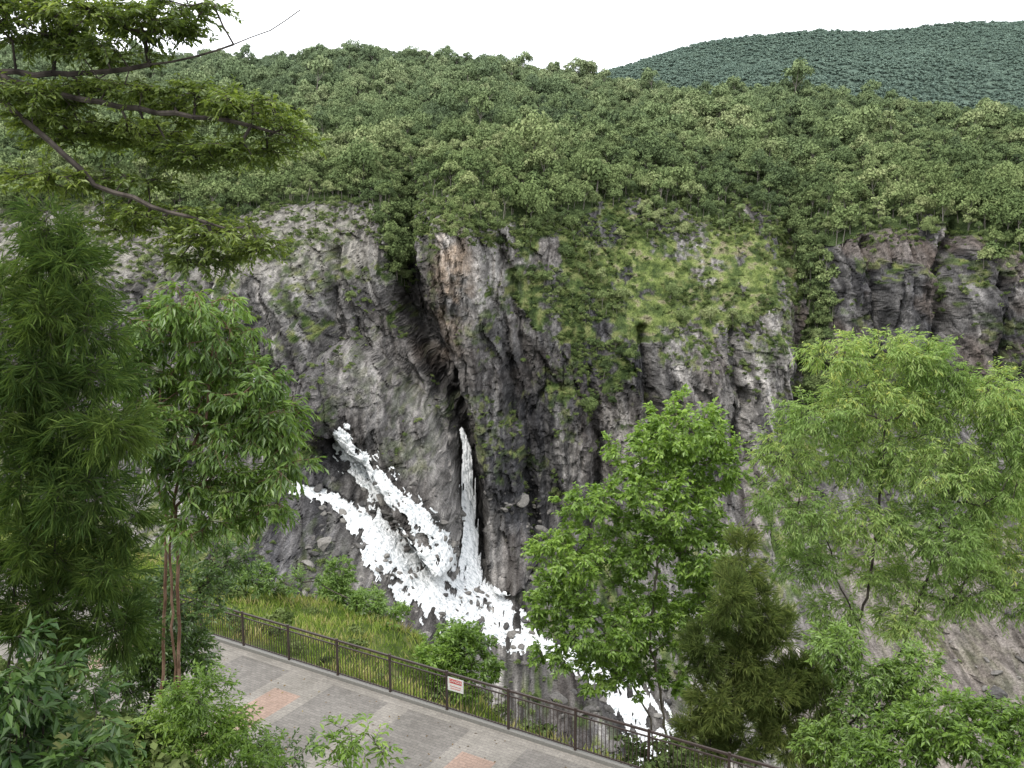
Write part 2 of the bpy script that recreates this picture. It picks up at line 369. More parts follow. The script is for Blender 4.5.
def bb(polys,Y0,pad=6):
    q=np.array([P(a,b_,Y0) for c in polys for a,b_,_ in c]); return q[:,0].min()-pad,q[:,0].max()+pad,q[:,2].min()-pad,q[:,2].max()+pad
water('cascade_waterfall',CASC[:5],bb(CASC[:5],345,18),2.6)
water('river_rapids',CASC[5:],bb(CASC[5:],285,16),2.4)
water('plunge_waterfall',[FALL],bb([FALL],385,14),4,free=True)

# ---------- forest trees (instanced)
def crown(seed,Rr,H,nl,nleaf,ls,trunk=True,lobe=(.32,.5)):
    r=np.random.default_rng(seed); g=Geo()
    C=[];RR=[]
    for i in range(nl):
        a=r.random()*6.28; q=math.sqrt(r.random())*.66*Rr
        C.append([math.cos(a)*q,math.sin(a)*q,H*(.42+.5*r.random()*(1-.5*q/Rr))]); RR.append(Rr*r.uniform(*lobe))
    C=np.array(C);RR=np.array(RR); idx=r.integers(0,nl,nleaf)
    d=r.normal(size=(nleaf,3)); d/=np.linalg.norm(d,axis=1,keepdims=True); d[:,2]=np.where(d[:,2]<-.35,-d[:,2],d[:,2])
    rad=RR[idx]*(1-.4*r.random(nleaf)**2+.15*r.random(nleaf)**4)*(1+.2*np.sin(d[:,0]*7+d[:,1]*9+idx))
    B=C[idx]+d*rad[:,None]*np.array([1,1,.8])
    nrm=d+r.normal(size=(nleaf,3))*.5
    D=np.cross(nrm,r.normal(size=(nleaf,3)))
    t=np.clip(.5+ (r.random(nl)[idx]-.5)*.6+(r.random(nleaf)-.5)*.5,0,1)
    L=ls*r.uniform(.5,1.4,nleaf)
    g.leaves(B-D/np.linalg.norm(D,axis=1,keepdims=True)*L[:,None]*.5,D,nrm,L,L*.7,.1,1,t)
    if trunk:
        A=[[0,0,-1.5]]*1;Bt=[[.1,.1,H*.5]];ra=[.2];rb=[.13]
        for c_ in C[:5]: A.append([.1,.1,H*.4]);Bt.append(list(c_));ra.append(.1);rb.append(.04)
        g.tubes(np.array(A,float),np.array(Bt,float),np.array(ra),np.array(rb),4,0)
    return g
fcols=[(.0,(.040,.060,.023)),(.25,(.078,.112,.038)),(.5,(.128,.172,.058)),(.75,(.185,.232,.086)),(1.,(.28,.31,.14))]
format_=leafmat('hazed_forest_leaves',fcols,0,0,True,True)
shrubm=leafmat('shrub_leaves',[(p,tuple(q*.85 for q in c)) for p,c in fcols],0,0,True)
hz=[(.0,(.155,.215,.18)),(.5,(.18,.245,.20)),(1.,(.21,.28,.22))]  # bluish leaf colours with the aerial haze painted in
hazem=leafmat('hazed_distant_leaves',hz,0,0,True)
def coll(name,objs):
    c=bpy.data.collections.new(name)
    for o in objs: c.objects.link(o)
    return c
var=[(5,10,8,900),(4.4,12,9,900),(6.6,10.5,12,1500),(3.4,11,5,560),(4.8,13,7,850),(4,7,6,650),(2.6,13,5,400)]
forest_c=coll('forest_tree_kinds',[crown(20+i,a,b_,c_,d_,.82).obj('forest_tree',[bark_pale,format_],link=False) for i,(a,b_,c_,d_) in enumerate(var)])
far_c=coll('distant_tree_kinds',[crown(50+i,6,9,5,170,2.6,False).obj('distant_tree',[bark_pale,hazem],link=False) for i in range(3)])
shr_c=coll('shrub_kinds',[crown(70+i,1.3,1.5,5,260,.3,False,(.4,.6)).obj('cliff_shrub',[bark_pale,shrubm],link=False) for i in range(4)])
# boulders
bm_,nt,out=newmat('boulder_rock'); b=nt.nodes.new('ShaderNodeBsdfDiffuse')
oi=nt.nodes.new('ShaderNodeObjectInfo'); base=ramp(nt,oi.outputs['Random'],[(0,(.07,.068,.067)),(.6,(.135,.128,.12)),(1,(.20,.19,.175))])
nt.links.new(mix(nt,1.,base,ramp(nt,noise(nt,1.4,4,rough=.7),[(.3,(.6,.6,.6)),(.7,(1.4,1.4,1.4))]),'MULTIPLY'),b.inputs[0]); nt.links.new(b.outputs[0],out.inputs[0])
def boulder(seed):
    r=np.random.default_rng(seed); bm=bmesh.new(); bmesh.ops.create_icosphere(bm,subdivisions=3,radius=1)
    v=np.array([q.co[:] for q in bm.verts]); t=np.array([[q.index for q in f.verts] for f in bm.faces]); bm.free()
    for _ in range(11):
        n_=r.normal(size=3); n_/=np.linalg.norm(n_); d=r.uniform(.5,.8); e=v@n_-d; v=v-np.clip(e,0,None)[:,None]*n_
    v=v*np.array([1.2,.9,.8])+r.normal(size=v.shape)*.018
    g=Geo(); g.add(v,t); return g.obj('boulder',[bm_],link=False)
bould_c=coll('boulder_kinds',[boulder(90+i) for i in range(5)])
def scatter(name,pts_,scl,collection,tilt=.12):
    n=len(pts_); me=bpy.data.meshes.new(name); me.vertices.add(n); me.vertices.foreach_set('co',pts_.astype(np.float32).ravel())
    a=me.attributes.new('rot','FLOAT_VECTOR','POINT'); rr=np.c_[rng.normal(size=n)*tilt,rng.normal(size=n)*tilt,rng.random(n)*6.28]; a.data.foreach_set('vector',rr.astype(np.float32).ravel())
    a=me.attributes.new('scl','FLOAT_VECTOR','POINT'); a.data.foreach_set('vector',scl.astype(np.float32).ravel())
    o=bpy.data.objects.new(name,me); bpy.context.scene.collection.objects.link(o)
    ng=bpy.data.node_groups.new(name+'_nodes','GeometryNodeTree')
    ng.interface.new_socket('Geometry',in_out='INPUT',socket_type='NodeSocketGeometry'); ng.interface.new_socket('Geometry',in_out='OUTPUT',socket_type='NodeSocketGeometry')
    N=ng.nodes; L=ng.links; gi=N.new('NodeGroupInput');go=N.new('NodeGroupOutput'); ip=N.new('GeometryNodeInstanceOnPoints')
    ci=N.new('GeometryNodeCollectionInfo'); ci.inputs['Collection'].default_value=collection; ci.inputs['Separate Children'].default_value=True; ci.inputs['Reset Children'].default_value=True
    ip.inputs['Pick Instance'].default_value=True
    L.new(gi.outputs[0],ip.inputs['Points']);L.new(ci.outputs[0],ip.inputs['Instance'])
    na=N.new('GeometryNodeInputNamedAttribute');na.data_type='FLOAT_VECTOR';na.inputs[0].default_value='rot'
    e=N.new('FunctionNodeEulerToRotation');L.new(na.outputs[0],e.inputs[0]);L.new(e.outputs[0],ip.inputs['Rotation'])
    nb_=N.new('GeometryNodeInputNamedAttribute');nb_.data_type='FLOAT_VECTOR';nb_.inputs[0].default_value='scl';L.new(nb_.outputs[0],ip.inputs['Scale'])
    L.new(ip.outputs[0],go.inputs[0])
    md=o.modifiers.new('scatter','NODES'); md.node_group=ng
    return o
def sample(V,T,dens,cell):
    a=V[T[:,0]];b_=V[T[:,1]];c_=V[T[:,2]]
    ar=np.linalg.norm(np.cross(b_-a,c_-a),axis=1)/2
    w=ar*dens[T].mean(1); tot=w.sum(); n=int(tot)
    i=rng.choice(len(T),n,p=w/tot); u=rng.random(n);v=rng.random(n);f=u+v>1;u[f]=1-u[f];v[f]=1-v[f]
    p=a[i]+(b_[i]-a[i])*u[:,None]+(c_[i]-a[i])*v[:,None]
    _,k=np.unique(np.floor(p/cell).astype(int),axis=0,return_index=True)
    k=rng.permutation(k); return p[k]
inview=(np.abs(XA)<YA*.68+30).astype(float).ravel()
fr=FOA.ravel()*inview*(YA.ravel()<1000)
fp=sample(V,T,fr*.08,4.3)
q=np.exp(rng.normal(size=len(fp))*.33)*.8
q*=.65+.75*fbm(fp[:,0]/40,fp[:,1]/40,3)
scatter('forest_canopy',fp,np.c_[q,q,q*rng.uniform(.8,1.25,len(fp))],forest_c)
nz=ext(fbm(XX/10,ZZ/10,5,R2)).ravel()
flat=(flatness>1.0).astype(float).ravel()
rockm=(1-FOA.ravel())*(1-VEA.ravel())*(1-WAT.ravel())*(1-np.clip(OR.ravel(),0,1))*(1-.8*LOW.ravel())*(1-.8*np.clip(MASS.ravel(),0,1))
rockm=rockm*(1-np.clip(ext(slotd).ravel()*1.3,0,1)*sstep(290,310,pyA.ravel()))
lowr=sstep(360,400,pyA.ravel())*sstep(820,850,pxA.ravel())*sstep(450,410,pyA.ravel())
rimd=sstep(252,228,pyA.ravel())*(1-PALE.ravel()*.75)
den=VEA.ravel()*(nz>.42)*(1-.7*GRA.ravel())*.22+rockm*flat*(nz>.52)*.03+rockm*(nz>.6)*.035+lowr*(nz>.45)*.2+(1-FOA.ravel())*rimd*.12+PALE.ravel()*(nz>.5)*.03
sp_=sample(V,T,den*inview,1.5)
q=rng.uniform(.45,1.7,len(sp_))
scatter('cliff_shrubs',sp_,np.c_[q,q,q*rng.uniform(.7,1.2,len(sp_))],shr_c,.3)
den=VEA.ravel()*(nz>.47)*(1-.85*GRA.ravel())*.035+lowr*.008+rockm*flat*(nz>.57)*.002+(1-FOA.ravel())*rimd*(nz>.47)*.03
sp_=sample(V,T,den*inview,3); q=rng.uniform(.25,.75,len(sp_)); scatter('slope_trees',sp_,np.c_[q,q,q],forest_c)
bz=(sstep(470,500,pyA)*sstep(280,310,pxA)*sstep(560,530,pxA)*sstep(665,650,pyA)).ravel()*.05+LOW.ravel()*.012+(sstep(640,660,pyA)*sstep(540,560,pxA)*sstep(700,680,pxA)).ravel()*.05
sp_=sample(V,T,bz*(nz>.42),1.5); q=np.exp(rng.normal(size=len(sp_))*.5)*1.2
scatter('boulder_field',sp_,np.c_[q,q*rng.uniform(.7,1.1,len(sp_)),q*rng.uniform(.5,.9,len(sp_))],bould_c,.4)

# ---------- distant hill
dr=[(300,90),(560,80),(600,74),(640,62),(700,44),(760,36),(820,31),(870,33),(905,30),(960,23),(1024,23),(1200,16),(1500,60)]
xg=np.arange(-900,3300,22.); kk=np.linspace(0,1,110)
rp=np.array([P(a,b_,2600) for a,b_ in dr]); Xd,Kd=np.meshgrid(xg,kk)
rz=np.interp(Xd,rp[:,0],rp[:,2])
Yd=1250+1350*Kd; Zd=40+(rz-40)*Kd**1.1
Zd=Zd+(fbm(Xd/300,Yd/300,5)-.5)*280*np.sin(np.pi*np.clip(Kd,0,1))
kb=np.linspace(0,1,10)[1:]; Xb,Kb=np.meshgrid(xg,kb); Xd=np.vstack([Xd,Xb]);Zd=np.vstack([Zd,np.interp(Xb,rp[:,0],rp[:,2])-250*Kb]);Yd=np.vstack([Yd,2600+900*Kb])
gd=Geo(); Td=grid_tris(*Xd.shape); Vd=np.stack([Xd.ravel(),Yd.ravel(),Zd.ravel()],1); gd.add(Vd,Td)
m,nt,out=newmat('distant_hill'); b=nt.nodes.new('ShaderNodeBsdfDiffuse'); nt.links.new(ramp(nt,noise(nt,.03,3),[(.35,(.085,.12,.098)),(.65,(.105,.145,.115))]),b.inputs[0]); nt.links.new(b.outputs[0],out.inputs[0])  # hill ground colour also carries painted aerial haze
gd.obj('distant_hill',[m],smooth=True)
ivd=((np.abs(Xd)<Yd*.62+60)&(Xd>0)&(Yd>1500)).astype(float).ravel()
dp=sample(Vd,Td,ivd*.02,7.5); dp[:,2]-=2
q=rng.uniform(.8,1.5,len(dp)); scatter('distant_forest',dp,np.c_[q,q,q*.7],far_c)

# ================= NEAR GROUND =================
a_=G(285,665,-14.); b2=G(572,757,-14.)
A0=a_[:2]; ev=(b2-a_)[:2]; Lf=np.linalg.norm(ev); ev/=Lf; nv=np.array([-ev[1],ev[0]])
if nv[1]<0: nv=-nv
def sq(x,y): return (x-A0[0])*ev[0]+(y-A0[1])*ev[1],(x-A0[0])*nv[0]+(y-A0[1])*nv[1]
def Nz(x,y):
    x=np.asarray(x,float);y=np.asarray(y,float); s,q=sq(x,y)
    bench=1-sstep(-3,7,s)
    gentle=.32*np.clip(q-.5,0,9)+1.15*np.clip(q-9.5,0,None)
    steepz=.95*np.clip(q-.5,0,None)
    far=-14.05-(bench*gentle+(1-bench)*steepz)
    near=-14.05+.82*np.clip(-6.6-q,0,None)
    near=np.minimum(near,-1.9)
    left=sstep(-3,-9,x)*sstep(22,14,y)*sstep(-2,5,y)*2.0
    z=np.where(q>0,far,near+left*(q<-6.6)*np.clip((-6.6-q)/3,0,1))
    z=z+(fbm(x/3,y/3,4)-.5)*.7*((q>.6)|(q<-6.8))*np.clip(np.minimum(np.abs(q-.5),np.abs(q+6.7)),0,1)
    return np.maximum(z,-176)
xg=np.unique(np.r_[np.linspace(-200,-25,60),np.arange(-25,25,.3),np.linspace(25,220,70)]); yg=np.unique(np.r_[np.linspace(-20,8,40),np.arange(8,50,.3),np.linspace(50,320,90)])
Xn,Yn=np.meshgrid(xg,yg); Zn=Nz(Xn,Yn); gn=Geo(); Vn=np.stack([Xn.ravel(),Yn.ravel(),Zn.ravel()],1); Tn=grid_tris(*Xn.shape); gn.add(Vn,Tn)
m,nt,out=newmat('hillside_soil'); b=nt.nodes.new('ShaderNodeBsdfDiffuse')
c=ramp(nt,noise(nt,.8,5,rough=.7),[(.3,(.03,.045,.015)),(.48,(.07,.095,.03)),(.6,(.12,.13,.05)),(.75,(.15,.12,.08))])
nt.links.new(c,b.inputs[0]); nt.links.new(b.outputs[0],out.inputs[0])
gn.obj('hillside_ground',[m],smooth=True)

# ---------- path
def W(s,q,z): return np.array([A0[0]+ev[0]*s+nv[0]*q,A0[1]+ev[1]*s+nv[1]*q,z])
def pathmat(name,c1,c2,cm,scale):
    m,nt,out=newmat(name); b=nt.nodes.new('ShaderNodeBsdfPrincipled'); b.inputs['Roughness'].default_value=.9
    geo=nt.nodes.new('ShaderNodeNewGeometry').outputs['Position']; mp=nt.nodes.new('ShaderNodeMapping'); mp.inputs['Rotation'].default_value=(0,0,-math.atan2(ev[1],ev[0])); nt.links.new(geo,mp.inputs[0])
    br=nt.nodes.new('ShaderNodeTexBrick'); br.inputs['Scale'].default_value=scale; br.inputs['Color1'].default_value=(*c1,1); br.inputs['Color2'].default_value=(*c2,1); br.inputs['Mortar'].default_value=(*cm,1)
    br.inputs['Mortar Size'].default_value=.012; nt.links.new(mp.outputs[0],br.inputs[0])
    c=mix(nt,.9,br.outputs[0],ramp(nt,noise(nt,.5,6,rough=.75),[(.3,(.66,.65,.62)),(.7,(1.15,1.14,1.12))]),'MULTIPLY')
    c=mix(nt,.6,c,ramp(nt,noise(nt,14,4,rough=.8),[(.3,(.55,.55,.55)),(.7,(1.35,1.35,1.35))]),'MULTIPLY')
    nt.links.new(c,b.inputs['Base Color']); nt.links.new(b.outputs[0],out.inputs[0]); return m
pm=pathmat('grey_pavers',(.145,.134,.123),(.185,.172,.157),(.09,.088,.083),2.2)
pk=pathmat('pink_pavers',(.27,.19,.15),(.32,.23,.185),(.17,.13,.11),2.2)
pl=pathmat('pale_pavers',(.205,.19,.17),(.245,.227,.203),(.13,.125,.115),2.2)
gp=Geo()
def strip(g,s0,s1,q0,q1,z,m):
    ns=max(1,int((s1-s0)/1)); 
    for i in range(ns):
        a=s0+(s1-s0)*i/ns; b_=s0+(s1-s0)*(i+1)/ns
        v=[W(a,q0,z),W(b_,q0,z),W(b_,q1,z),W(a,q1,z)]; g.add(v,[(0,1,2),(0,2,3)],m)
strip(gp,-40,40,-6.3,.12,-14.0,0)
s1,q1=sq(*G(278,698,-14.)[:2]); s2,q2=sq(*G(480,756,-14.)[:2]); dS=s2-s1
for k in range(-4,5):
    sc=s1+k*dS
    strip(gp,sc-.95,sc-.55,-6.3,-.25,-13.996,2); strip(gp,sc+.55,sc+.95,-6.3,-.25,-13.996,2)
    strip(gp,sc-.55,sc+.55,-5.2,-1.3,-13.996,1); strip(gp,sc-.55,sc+.55,-1.3,-.25,-13.996,2)
    strip(gp,sc+dS/2-.4,sc+dS/2+.4,-6.3,-.25,-13.996,2)
strip(gp,-40,40,-.25,.1,-13.992,2)
gp.obj('footpath',[pm,pk,pl])
gk=Geo(); ez=np.array([0,0,1.]); e3=np.r_[ev,0]; n3=np.r_[nv,0]
gk.box(W(0,.24,-14.02),e3*80,n3*.24,ez*.24); gk.box(W(0,-6.42,-13.98),e3*80,n3*.2,ez*.22)
gk.obj('concrete_kerb',[plain('concrete',(.2,.195,.18),.9)])
gl=Geo(); nl_=420; ss=rng.uniform(-6,16,nl_); qq=-6.2+6*rng.random(nl_)**1.5
B=np.array([W(a,b_,-13.985) for a,b_ in zip(ss,qq)]); D=rng.normal(size=(nl_,3)); D[:,2]=0.02
gl.leaves(B,D,np.array([[0,0,1.]])+rng.normal(size=(nl_,3))*.1,rng.uniform(.05,.12,nl_),.04,.1,0,rng.random(nl_))
gl.obj('fallen_leaves',[leafmat('dry_leaves',[(0,(.06,.04,.02)),(.5,(.16,.10,.04)),(1,(.25,.2,.08))],0,0)])
# ---------- fence
gf_=Geo(); sp0=Lf/5
for k in range(-12,16):
    s=k*sp0; gf_.box(W(s,.2,-13.32),e3*.065,n3*.065,ez*1.36)
    for h in(-12.70,-12.86,-13.82): gf_.box(W(s+sp0/2,.2,h),e3*(sp0-.07),n3*(.06 if h>-12.8 else .035),ez*(.055 if h>-12.8 else .035))
    nbar=19
    for j in range(1,nbar): gf_.box(W(s+sp0*j/nbar,.2,-13.34),e3*.016,n3*.016,ez*.94)
gf_.obj('railing_fence',[plain('dark_brown_steel',(.04,.027,.023),.5)])
sg=sq(*G(467,708,-14.)[:2])[0]
root=bpy.data.objects.new('warning_sign',None); bpy.context.scene.collection.objects.link(root)
def part(g,n,m): o=g.obj(n,m); o.parent=root; return o
white=plain('sign_white',(.6,.6,.58),.4); red=plain('sign_red',(.45,.04,.04),.4)
zc=-12.98
gs=Geo(); gs.box(W(sg,.13,zc),e3*.56,n3*.012,ez*.42); part(gs,'board',[white])
gs=Geo(); gs.box(W(sg,.122,zc+.1),e3*.44,n3*.006,ez*.13); part(gs,'header',[red])
gs=Geo()
for i,wd in enumerate((.40,.34)): gs.box(W(sg,.122,zc-.06-i*.07),e3*wd,n3*.006,ez*.014)
part(gs,'rule_lines',[red])
tc=bpy.data.curves.new('lettering','FONT'); tc.body='DANGER'; tc.size=.11; tc.align_x='CENTER'; tc.align_y='CENTER'; tc.extrude=.002; tc.materials.append(white)
to=bpy.data.objects.new('lettering',tc); bpy.context.scene.collection.objects.link(to)
to.location=W(sg,.116,zc+.1); to.rotation_euler=(math.pi/2,0,math.atan2(ev[1],ev[0])); to.parent=root

# ================= FOREGROUND TREES =================
def tree(name,trunks,blobs,Y,mats,natt=200,twigs=5,nl=9,tl=.5,L=.15,Wd=.07,droop=.3,seed=1,depth=1.0,r0=.006,spread=1.,needle=False,flat=1.,ls=.35,fold=.2,tintbase=.5,upb=.0,sag=0.):
    r=np.random.default_rng(seed); g=Geo(); px2m=Y/F_PX
    bl=np.array([b_[:4] for b_ in blobs],float); area=bl[:,2]*bl[:,3]
    dY=[ (b_[4] if len(b_)>4 else r.normal()*.35*b_[2]*px2m) for b_ in blobs]
    bt=r.random(len(bl))
    idx=r.choice(len(bl),natt,p=area/area.sum())
    d=r.normal(size=(natt,3));d/=np.linalg.norm(d,axis=1,keepdims=True); rad=r.random(natt)**(1/2.6)
    C=np.array([P(b_[0],b_[1],Y+q) for b_,q in zip(bl,dY)])[idx]
    sx=bl[idx,2]*px2m; sz=bl[idx,3]*px2m
    Apt=C+d*rad[:,None]*np.stack([sx,sx*depth,sz],1)
    nodes=[];par=[]
    for tr in trunks:
        pp=[np.array(p_,float) for p_ in tr]; last=-1
        for a,b_ in zip(pp[:-1],pp[1:]):
            n=max(2,int(np.linalg.norm(b_-a)/ls))
            for i in range(n):
                nodes.append(a+(b_-a)*i/n+r.normal(size=3)*.015*Y/15); par.append(last); last=len(nodes)-1
        nodes.append(pp[-1]); par.append(last)
    N=np.array(nodes+[[0,0,0]]*(natt*40)); n=len(nodes)
    tipn=[]
    order=np.argsort([np.min(np.linalg.norm(N[:n]-a,axis=1)) for a in Apt])
    for i in order:
        a=Apt[i]; v=a-N[:n]; dist=np.linalg.norm(v,axis=1)
        cost=dist+np.clip(.45*dist-v[:,2],0,None)*.6*(1 if upb==0 else upb)
        j=int(np.argmin(cost)); D=dist[j]; st=max(1,int(D/ls)); prev=j; 
        p0=N[j].copy(); mid=(p0+a)/2+np.array([0,0,-.08*D if not needle else 0])+r.normal(size=3)*.07*D
        for k in range(1,st+1):
            if n>=len(N)-1: break
            t=k/st; N[n]=(1-t)**2*p0+2*t*(1-t)*mid+t*t*a; par.append(prev); prev=n; n+=1
        tipn.append(prev)
    N=N[:n]; par=np.array(par); rr=np.zeros(n); ex=2.35
    for i in range(n-1,-1,-1):
        if rr[i]==0: rr[i]=r0**ex
        if par[i]>=0: rr[par[i]]+=rr[i]
    rr=rr**(1/ex)
    e=np.where(par>=0)[0]
    g.tubes(N[par[e]],N[e],np.minimum(rr[par[e]],rr[e]*1.25),rr[e],6,0)
    tp=N[np.array(tipn)]; oi=order
    K=twigs; B=np.repeat(tp,K,0); bid=np.repeat(idx[oi],K)
    out=B-np.repeat(C[oi],K,0)*1.0
    out/=np.linalg.norm(out,axis=1,keepdims=True)+1e-6
    D=out*.7+r.normal(size=B.shape)*.75*spread; D[:,2]*=flat; D[:,2]+=.15-droop*.5
    D/=np.linalg.norm(D,axis=1,keepdims=True)
    TL=tl*r.uniform(.6,1.3,len(B))
    E=B+D*TL[:,None]; E[:,2]-=droop*TL*.4
    g.tubes(B,E,np.full(len(B),r0*.7),np.full(len(B),r0*.3),3,0)
    t=np.tile((np.arange(nl)+.5)/nl,len(B))**.8
    Bi=np.repeat(np.arange(len(B)),nl)
    LB=B[Bi]+(E-B)[Bi]*t[:,None]
    dd=D[Bi]; side=np.cross(dd,np.array([0,0,1.])); side/=np.linalg.norm(side,axis=1,keepdims=True)+1e-6
    sg_=np.where(np.tile(np.arange(nl),len(B))%2==0,1.,-1.)[:,None]
    LD=dd*.8+side*sg_*.8+r.normal(size=LB.shape)*.3; LD[:,2]-=droop
    U=np.array([[0,0,1.]])+r.normal(size=LB.shape)*.4
    if needle: LD=dd*.9+r.normal(size=LB.shape)*.38; LD[:,2]-=sag
    tint=np.clip(tintbase+(bt[bid]-.5)[Bi]*.35+(r.random(len(LB))-.5)*.45+(r.random(len(B))-.5)[Bi]*.25,0,1)
    ll=L*r.uniform(.65,1.25,len(LB))
    g.leaves(LB,LD,U,ll,Wd*ll/L,fold,1,tint)
    return g.obj(name,mats)
def gp_(px,py,Y,extra=0):
    p=P(px,py,Y); p[2]=Nz(p[0],p[1])-.3; return p
def TR(Y,*pp):
    b_=gp_(pp[0][0],pp[0][1],Y+(pp[0][2] if len(pp[0])>2 else 0)); return [b_]+[P(q[0],q[1],Y+(q[2] if len(q)>2 else 0)) for q in pp[1:]]
L_bright=leafmat('bright_green_leaves',[(0,(.065,.12,.018)),(.5,(.155,.26,.04)),(1,(.30,.43,.08))],.38,.04)
L_light=leafmat('pale_green_leaves',[(0,(.12,.20,.05)),(.5,(.24,.35,.11)),(.85,(.37,.46,.165)),(1,(.50,.50,.14))],.4,.02)
L_mid=leafmat('mid_green_leaves',[(0,(.035,.07,.016)),(.5,(.09,.16,.033)),(1,(.20,.31,.06))],.38,.05)
L_over=leafmat('canopy_leaves',[(0,(.045,.075,.018)),(.5,(.12,.168,.038)),(1,(.27,.33,.08))],.45,.04)
L_dark=leafmat('dark_green_leaves',[(0,(.014,.038,.010)),(.5,(.035,.078,.020)),(1,(.085,.15,.035))],.28,.03)
L_oak=leafmat('sheoak_needles',[(0,(.03,.06,.022)),(.5,(.07,.118,.036)),(1,(.16,.225,.06))],.38,0)
L_olive=leafmat('olive_needles',[(0,(.055,.085,.03)),(.5,(.13,.175,.055)),(1,(.27,.31,.10))],.3,0)
tree('broadleaf_tree',[TR(30.5,(668,790),(666,735),(660,690),(650,640),(655,580),(665,500)),TR(30.5,(676,790),(682,740),(692,700),(700,650),(705,590)),TR(30.5,(664,790),(650,720),(625,670),(600,640))],
 [(680,425,45,30),(645,452,42,30),(712,465,32,34),(665,490,52,28),(600,505,40,24),(572,552,42,30),(640,545,50,35),(700,540,42,40),(562,600,38,32),(610,620,48,36),(665,610,50,40),(560,642,32,26),(715,590,30,35),(600,668,38,20),(650,670,38,25)],
 30.5,[bark_grey,L_bright],700,6,10,.42,.19,.105,.35,seed=11)
tree('weeping_tree',[TR(33,(865,780),(862,700),(855,640),(870,580),(880,500),(885,430)),TR(33,(872,780),(880,700),(905,640),(930,570),(950,480)),TR(33,(862,690),(862,640),(835,570),(815,500))],
 [(838,352,30,18),(893,348,40,20),(935,362,34,22),(870,395,54,30),(945,405,47,30),(995,392,34,24),(1015,430,37,36),(812,415,34,24),(788,455,32,30),(860,450,50,32),(930,460,50,34),(985,480,42,36),(792,508,36,28),(860,520,47,30),(935,530,48,32),(1000,540,40,36),(806,558,32,22),(880,575,40,24),(960,585,42,26),(835,612,28,20),(1020,595,32,26),(905,620,30,20)],
 33,[bark_dark,L_light],1150,7,10,.6,.22,.052,.6,seed=12,tintbase=.53)
tree('sheoak_tree',[TR(27,(728,790),(732,700),(738,630),(742,570)),TR(27,(740,790),(765,720),(785,670)),TR(27,(724,790),(708,720),(700,690))],
 [(742,560,14,24),(728,600,20,24),(758,612,20,24),(708,648,20,24),(742,655,24,22),(780,640,16,22),(800,680,20,24),(765,692,26,22),(715,700,26,24),(745,735,30,22),(700,742,22,22),(785,735,26,22),(822,700,18,24),(820,745,24,20)],
 27,[bark_dark,L_olive],360,9,17,.42,.3,.024,-.25,seed=13,needle=True,spread=.8)
tree('hillside_shrub',[TR(22,(930,800),(935,760),(940,730))],[(900,735,40,25),(950,720,40,28),(990,740,45,25),(1010,715,25,20),(870,755,25,18)],22,[bark_dark,L_bright],190,6,9,.35,.17,.07,.35,seed=14,tintbase=.3)
tree('hillside_shrub',[TR(24,(860,800),(862,760),(860,730))],[(855,720,30,26),(830,745,30,20),(890,690,28,24),(920,670,25,22),(860,670,26,20),(830,640,24,20)],24,[bark_dark,L_mid],220,6,9,.35,.16,.06,.4,seed=15,tintbase=.75)
tree('drooping_leaf_tree',[TR(15,(158,800),(162,690),(165,600),(166,540),(180,470),(205,420),(212,350)),TR(15,(166,560),(168,520),(150,450),(160,390)),TR(15,(166,540),(176,505),(225,460),(260,440))],
 [(200,300,36,20),(165,325,42,24),(215,335,42,26),(145,370,32,26),(200,380,45,28),(250,385,34,28),(275,425,34,28),(220,425,42,28),(155,425,35,30),(285,462,28,18),(240,480,40,20),(180,475,38,22),(205,520,40,14),(265,500,30,14)],
 15,[bark_red,L_mid],340,6,9,.3,.17,.05,.75,seed=16,depth=1.1,r0=.0055,ls=.25,tintbase=.7)
tree('sheoak_tree',[TR(11,(10,800),(14,600),(20,450),(35,330),(45,260)),TR(11,(10,700),(50,600),(85,520)),TR(11,(20,600),(60,470),(95,400))],
 [(50,225,12,28),(30,262,22,22),(75,265,20,30),(15,310,28,26),(55,318,24,22),(95,320,24,26),(35,370,30,24),(85,382,30,28),(10,410,25,30),(60,435,28,26),(112,430,22,32),(30,480,34,26),(85,492,32,26),(120,520,20,24),(45,545,40,28),(100,570,32,26),(15,590,30,30),(60,615,40,26),(115,630,26,26),(35,655,40,20)],
 11,[bark_dark,L_oak],300,8,18,.34,.22,.009,.1,seed=17,needle=True,depth=1.3,r0=.003,ls=.2,spread=1.0,tintbase=.62,sag=.35)
tree('overhanging_tree',[[np.array([-6.6,7.5,float(Nz(-6.6,7.5))-.3]),np.array([-6.5,7.6,-1]),P(-120,120,8),P(-20,72,8),P(70,74,8),P(150,66,8),P(215,52,8),P(270,30,8),P(300,10,8)],
  [P(-120,120,8),P(0,100,7.6),P(50,140,7.6),P(95,185,7.6),P(150,205,7.6),P(225,228,7.6)],[P(-60,70,8),P(10,20,8.4),P(90,-10,8.4)],[P(-20,72,8),P(60,95,7.8),P(140,110,7.8),P(230,120,7.8),P(295,138,7.8)]],
 [(30,25,50,16),(90,12,50,12),(150,22,40,12),(40,95,45,10),(120,95,50,10),(190,98,45,12),(250,110,42,14),(288,135,24,13),(150,130,48,11),(90,140,44,10),(60,180,40,9),(130,180,34,9),(160,212,45,10),(215,232,40,12),(200,155,45,10),(205,258,28,8),(130,225,25,7),(110,52,40,7),(20,5,40,10),(180,4,35,7),(248,150,36,10),(60,120,40,9),(262,246,18,7)],
 8,[bark_dark,L_over],620,5,11,.19,.062,.026,.3,seed=18,depth=1.4,r0=.0046,ls=.15,flat=.35,tintbase=.55,upb=.3)
